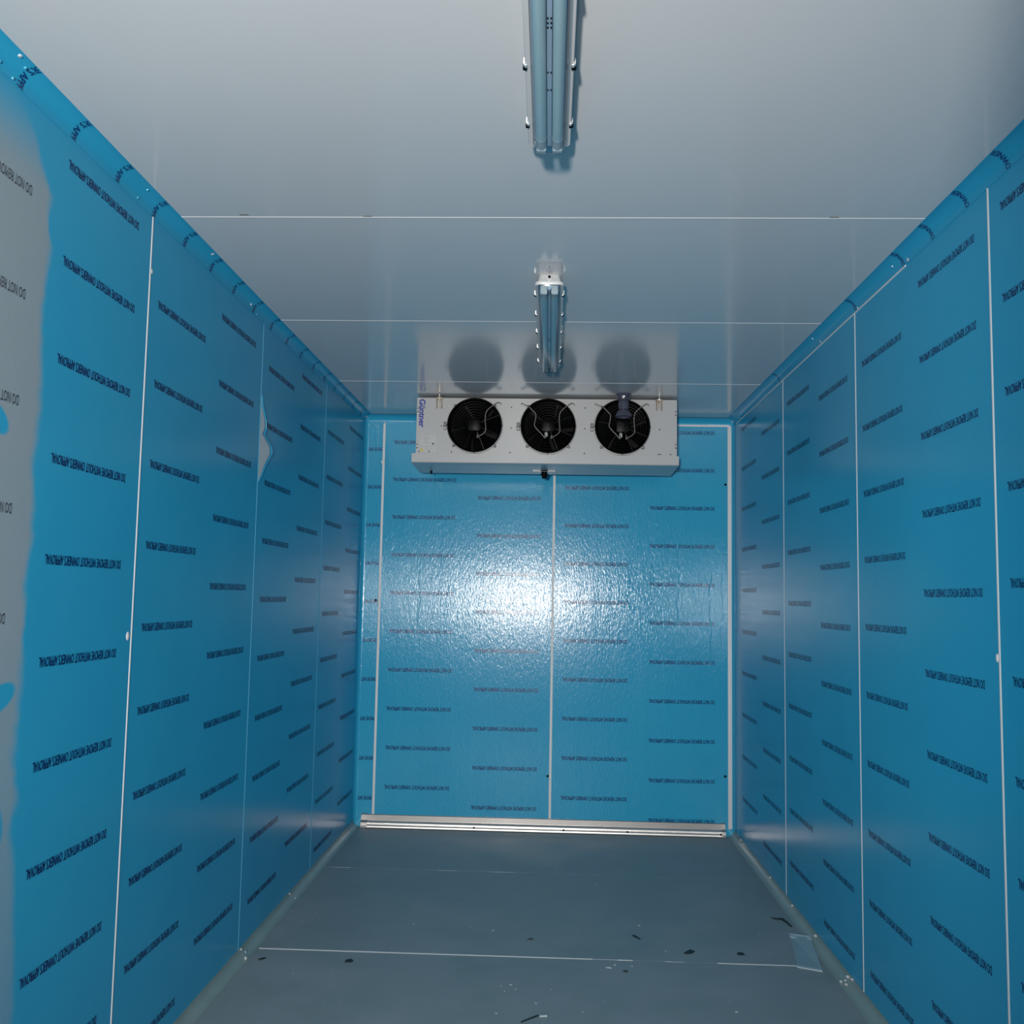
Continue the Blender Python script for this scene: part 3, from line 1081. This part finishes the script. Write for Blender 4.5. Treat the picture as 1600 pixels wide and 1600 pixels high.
    pl = ub('indicator_plate', (x - .008, YU - .002, 2.386), (x + .008, YU, 2.432), 'black', .0015)
    ub('indicator_window', (x - .0055, YU - .003, 2.389), (x + .0055, YU - .001, 2.405), 'label_white', 0, pl)
    ub('indicator_window', (x - .0055, YU - .003, 2.409), (x + .0055, YU - .001, 2.429), 'label_grey', 0, pl)

# drip tray: front lip, slightly wider than the casing, and sloping pan
TX0, TX1 = -0.778, 0.745
pr = [(-0.016, 2.246), (-0.016, 2.197), (-0.012, 2.193), (0.05, 2.189), (0.36, 2.181), (0.385, 2.186), (0.385, 2.232), (-0.008, 2.232), (-0.008, 2.246)]
TR = obj('drip_tray', prism(bmesh.new(), [(y, z - O.z) for y, z in pr], 0, TX0 - O.x, TX1 - O.x), 'white_paint', UC)
bm = bmesh.new()
cdr = Vector((-0.018, YU + 0.22, 2.186)) - O
lathe(bm, [(0, 0), (.030, 0), (.030, -.006), (.018, -.007), (.018, -.022), (.024, -.022), (.024, -.030), (.014, -.030), (.014, -.048), (0, -.048)], cdr, (0, 0, 1), 16)
obj('drain_outlet', bm, 'black', UC, True)
ub('drain_flange', (-.085, YU + .20, 2.178), (.045, YU + .24, 2.186), 'white_paint')
obj('drain_plug', lathe(bmesh.new(), [(0, 0), (.007, 0), (.006, -.016), (0, -.018)], Vector((-.70, YU + .28, 2.183)) - O, (0, 0, 1), 10), 'black', UC, True)

# hanging brackets: three studs and a nut at each end
for bx_ in (-.626, .634):
    br = ub('hanging_bracket', (bx_ - .020, YU - .006, 2.560), (bx_ + .020, YU + .05, UZ1 + .004), 'brass_bolt', .002)
    for dx, z0, m in ((-.015, 2.508, 'brass_bolt'), (-.001, 2.520, 'steel'), (.013, 2.508, 'brass_bolt')):
        obj('stud', tube(bmesh.new(), [Vector((bx_ + dx, YU - .010, z0)) - O, Vector((bx_ + dx, YU - .010, 2.566)) - O], .0032, 8), m, br, True)
    obj('hanger_rod', tube(bmesh.new(), [Vector((bx_, YU - .010, 2.555)) - O, Vector((bx_, YU - .010, H - .0005)) - O], .005, 8), 'steel', br, True)
    obj('nut', lathe(bmesh.new(), [(0, .006), (.010, .006), (.010, -.004), (0, -.004)], Vector((bx_, YU - .010, 2.570)) - O, (0, 0, 1), 6), 'bright_metal', br)
# rear hanging rods
for bx_ in (-.626, .634):
    obj('hanger_rod', tube(bmesh.new(), [Vector((bx_, UY1 - .06, 2.56)) - O, Vector((bx_, UY1 - .06, H - .0005)) - O], .005, 8), 'steel', UC, True)

# screws
for x, z in ((-.612, 2.408), (-.2105, 2.521), (-.2105, 2.401), (.2125, 2.521), (.2125, 2.401), (.637, 2.400), (-.215, 2.258), (.210, 2.258), (-.552, 2.258), (.630, 2.258), (.642, 2.258), (-.738, 2.258), (-.680, 2.258), (.70, 2.258),
             (-.750, 2.510), (-.750, 2.490), (-.750, 2.300), (-.750, 2.280), (.728, 2.505), (.728, 2.485), (.728, 2.315), (.728, 2.295)):
    obj('screw', lathe(bmesh.new(), [(0, .003), (.003, .0025), (.0038, 0)], Vector((x, YU, z)) - O, (0, -1, 0), 8), 'black', UC, True)
obj('plug_cap', lathe(bmesh.new(), [(0, .0015), (.009, .0015), (.010, 0)], Vector((-.571, YU, 2.523)) - O, (0, -1, 0), 16), 'label_white', UC, True)

# maker's name reading downwards, rating label and warning label
v, f = text_arrays('Güntner', 0.165, 0.036, 0.028)
v2 = v.copy()
print_mesh('maker_name', [((Vector((-.7435, YU - .0008, 2.563)) - O)[:], v2, f)], (0, 0, -1), (1, 0, 0), 'logo_blue', UC)
lb = ub('rating_label', (-.733, YU - .0012, 2.292), (-.642, YU, 2.352), 'label_white')
for i, (a, b) in enumerate(((.02, .55), (.10, .62), (.22, .50), (.30, .48), (.20, .70))):
    ub('print_line', (-.733 + .091 * a, YU - .0018, 2.342 - i * .008 - .001), (-.733 + .091 * b, YU - .001, 2.342 - i * .008 + .0006), 'label_grey', 0, lb)
ub('stamp_mark', (-.664, YU - .002, 2.301), (-.652, YU - .001, 2.307), 'black', 0, lb)
wl = ub('warning_label', (-.733, YU - .0012, 2.256), (-.640, YU, 2.284), 'label_white')
bm = bmesh.new()
tri = [(-.733, 2.260), (-.711, 2.260), (-.722, 2.281)]
prism(bm, [(x - O.x, z - O.z) for x, z in tri], 1, -.0022, -.001)
wt = obj('warning_triangle', bm, 'warning_yellow', wl)
ub('exclamation_mark', (-.7228, YU - .0028, 2.2665), (-.7212, YU - .002, 2.2755), 'black', 0, wl)
ub('exclamation_mark', (-.7228, YU - .0028, 2.2625), (-.7212, YU - .002, 2.2645), 'black', 0, wl)
for i in range(3):
    ub('print_line', (-.704, YU - .0018, 2.277 - i * .007), (-.650 - .01 * i, YU - .001, 2.278 - i * .007), 'label_grey', 0, wl)

# plastic-wrapped pipe fitting hanging from the ceiling in front of the right-hand fan
PF = empty('wrapped_pipe_fitting', (0.424, 5.38, H))
tag(PF, 'smoky plastic-wrapped fitting hanging from the ceiling before the right-hand fan', 'pipe fitting')
obj('collar', lathe(bmesh.new(), [(0, -.0005), (.044, -.0005), (.045, -.008), (.038, -.018), (.034, -.034), (.026, -.042), (0, -.042)], (0, 0, 0), (0, 0, 1), 14), 'smoke_plastic', PF)
obj('neck', lathe(bmesh.new(), [(0, -.040), (.028, -.042), (.030, -.058), (.028, -.086), (.022, -.092), (0, -.092)], (0, 0, 0), (0, 0, 1), 12), 'smoke_plastic', PF)
obj('flared_skirt', lathe(bmesh.new(), [(.020, -.088), (.032, -.098), (.046, -.122), (.049, -.131), (.044, -.132), (.022, -.100), (0, -.098)], (0, 0, 0), (0, 0, 1), 16), 'smoke_plastic', PF)

# ------------------------------------------------------------------ things on the floor
TP = empty('tape_piece', (1.095, 4.16, 0))
tag(TP, 'pale blue-grey square of tape stuck on the floor against the right cove', 'tape')
def tape_strip(name, quad, m, h=0.0015):
    bm = bmesh.new()
    lo = [bm.verts.new((x - 1.095, y - 4.16, z)) for x, y, z in quad]
    hi = [bm.verts.new((x - 1.095, y - 4.16, z + h)) for x, y, z in quad]
    n = len(quad)
    for i in range(n):
        bm.faces.new((lo[i], lo[(i + 1) % n], hi[(i + 1) % n], hi[i]))
    bm.faces.new(hi)
    bm.faces.new(list(reversed(lo)))
    return obj(name, bm, m, TP)
tape_strip('sheet', [(1.021, 3.992, .0008), (1.108, 3.954, .0008), (1.131, 4.10, .0035), (1.153, 4.305, .014), (1.120, 4.345, .003), (1.081, 4.369, .0008)], 'tape', .002)
tape_strip('folded_edge', [(1.017, 3.984, .001), (1.106, 3.945, .001), (1.109, 3.966, .001), (1.021, 4.004, .001)], 'tape_edge', .004)
tape_strip('folded_edge', [(1.074, 4.325, .002), (1.118, 4.300, .004), (1.150, 4.265, .014), (1.155, 4.305, .015), (1.120, 4.348, .005), (1.080, 4.372, .002)], 'tape_edge', .003)


def flake(name, pts, m, label, cat, h=0.0025):
    cx = sum(p[0] for p in pts) / len(pts)
    cy = sum(p[1] for p in pts) / len(pts)
    bm = bmesh.new()
    lo = [bm.verts.new((x - cx, y - cy, 0)) for x, y in pts]
    hi = [bm.verts.new(((x - cx) * .9, (y - cy) * .9, h * (1 + .5 * math.sin(i * 2.1)))) for i, (x, y) in enumerate(pts)]
    n = len(pts)
    for i in range(n):
        bm.faces.new((lo[i], lo[(i + 1) % n], hi[(i + 1) % n], hi[i]))
    bm.faces.new(hi)
    bm.faces.new(list(reversed(lo)))
    o = obj(name, bm, m)
    o.location = (cx, cy, 0.0002)
    tag(o, label, cat)
    return o


flake('scrap', [(1.050, 4.582), (1.066, 4.560), (1.092, 4.556), (1.104, 4.520), (1.112, 4.462), (1.121, 4.470), (1.116, 4.515), (1.102, 4.572), (1.070, 4.580)], 'scrap_dark', 'black curled strip on the floor just beyond the tape square', 'scrap', .004)
flake('scrap', [(.588, 4.100), (.605, 4.090), (.628, 4.104), (.640, 4.125), (.622, 4.142), (.600, 4.118)], 'scrap_dark', 'largest dark leaf-shaped scrap on the floor left of the tape square', 'scrap')
flake('scrap', [(.806, 4.105), (.818, 4.096), (.838, 4.102), (.838, 4.122), (.820, 4.126), (.808, 4.120)], 'scrap_dark', 'small dark scrap on the floor nearest the left side of the tape square', 'scrap')
flake('scrap', [(.396, 4.292), (.400, 4.282), (.424, 4.242), (.430, 4.250), (.408, 4.290)], 'scrap_dark', 'thin dark splinter on the floor pointing towards the dark leaf-shaped scrap', 'splinter')
flake('scrap', [(-1.096, 3.872), (-1.080, 3.880), (-1.070, 3.906), (-1.082, 3.902), (-1.098, 3.884)], 'scrap_dark', 'small dark scrap on the floor beside the left cove', 'scrap')
flake('scrap', [(-.758, 3.882), (-.735, 3.880), (-.724, 3.902), (-.736, 3.920), (-.756, 3.905)], 'scrap_dark', 'dark smudged scrap before the left end of the white floor seam', 'scrap')
flake('scrap', [(-.056, 3.408), (-.050, 3.404), (.010, 3.462), (.004, 3.468)], 'scrap_dark', 'long dark sliver on the floor at the bottom edge of the view', 'splinter', .002)
flake('scrap', [(.008, 3.452), (.036, 3.456), (.037, 3.470), (.009, 3.466)], 'scrap_pale', 'pale chip touching the long dark sliver on the floor', 'chip', .004)
flake('scrap', [(.325, 3.884), (.338, 3.878), (.350, 3.888), (.336, 3.896)], 'scrap_dark', 'tiny dark crumb just before the broken right part of the floor seam', 'scrap')
flake('scrap', [(-.052, 4.196), (-.036, 4.198), (-.022, 4.216), (-.040, 4.212)], 'scrap_dark', 'faint dark speck on the floor beyond the middle of the white seam', 'scrap')
flake('scrap', [(.262, 3.918), (.284, 3.912), (.288, 3.922), (.268, 3.928)], 'scrap_pale', 'pale flat chip just before the gap in the white floor seam', 'chip')

# pale dust crumbs: too many to count
bm = bmesh.new()
spots = [(-.135, 3.705), (-.08, 3.68), (-.005, 3.563), (.16, 3.507), (.366, 3.942), (.30, 3.95), (-.12, 3.66), (-.10, 3.72), (.05, 3.69), (-.14, 3.47), (.30, 4.95), (.28, 5.02), (-.55, 4.35), (-.30, 4.33), (.44, 4.42), (-.42, 5.75), (.52, 4.12), (.95, 4.36), (.7, 3.55), (-.2, 4.3)]
for k in range(90):
    spots.append((random.uniform(-1.05, 1.05), random.uniform(3.2, 5.9)))
for i, (x, y) in enumerate(spots):
    r = random.uniform(.003, .007) if i < 20 else random.uniform(.0012, .0032)
    q = bmesh.ops.create_icosphere(bm, subdivisions=1, radius=r)
    for v in q['verts']:
        v.co = Vector((x + v.co.x * random.uniform(.8, 1.6), y + v.co.y * random.uniform(.8, 1.5), .0004 + max(0, v.co.z) * .5))
du = obj('dust_crumbs', bm, 'scrap_pale')
du['kind'] = 'stuff'
tag(du, 'pale dust crumbs scattered over the grey floor', 'dust')
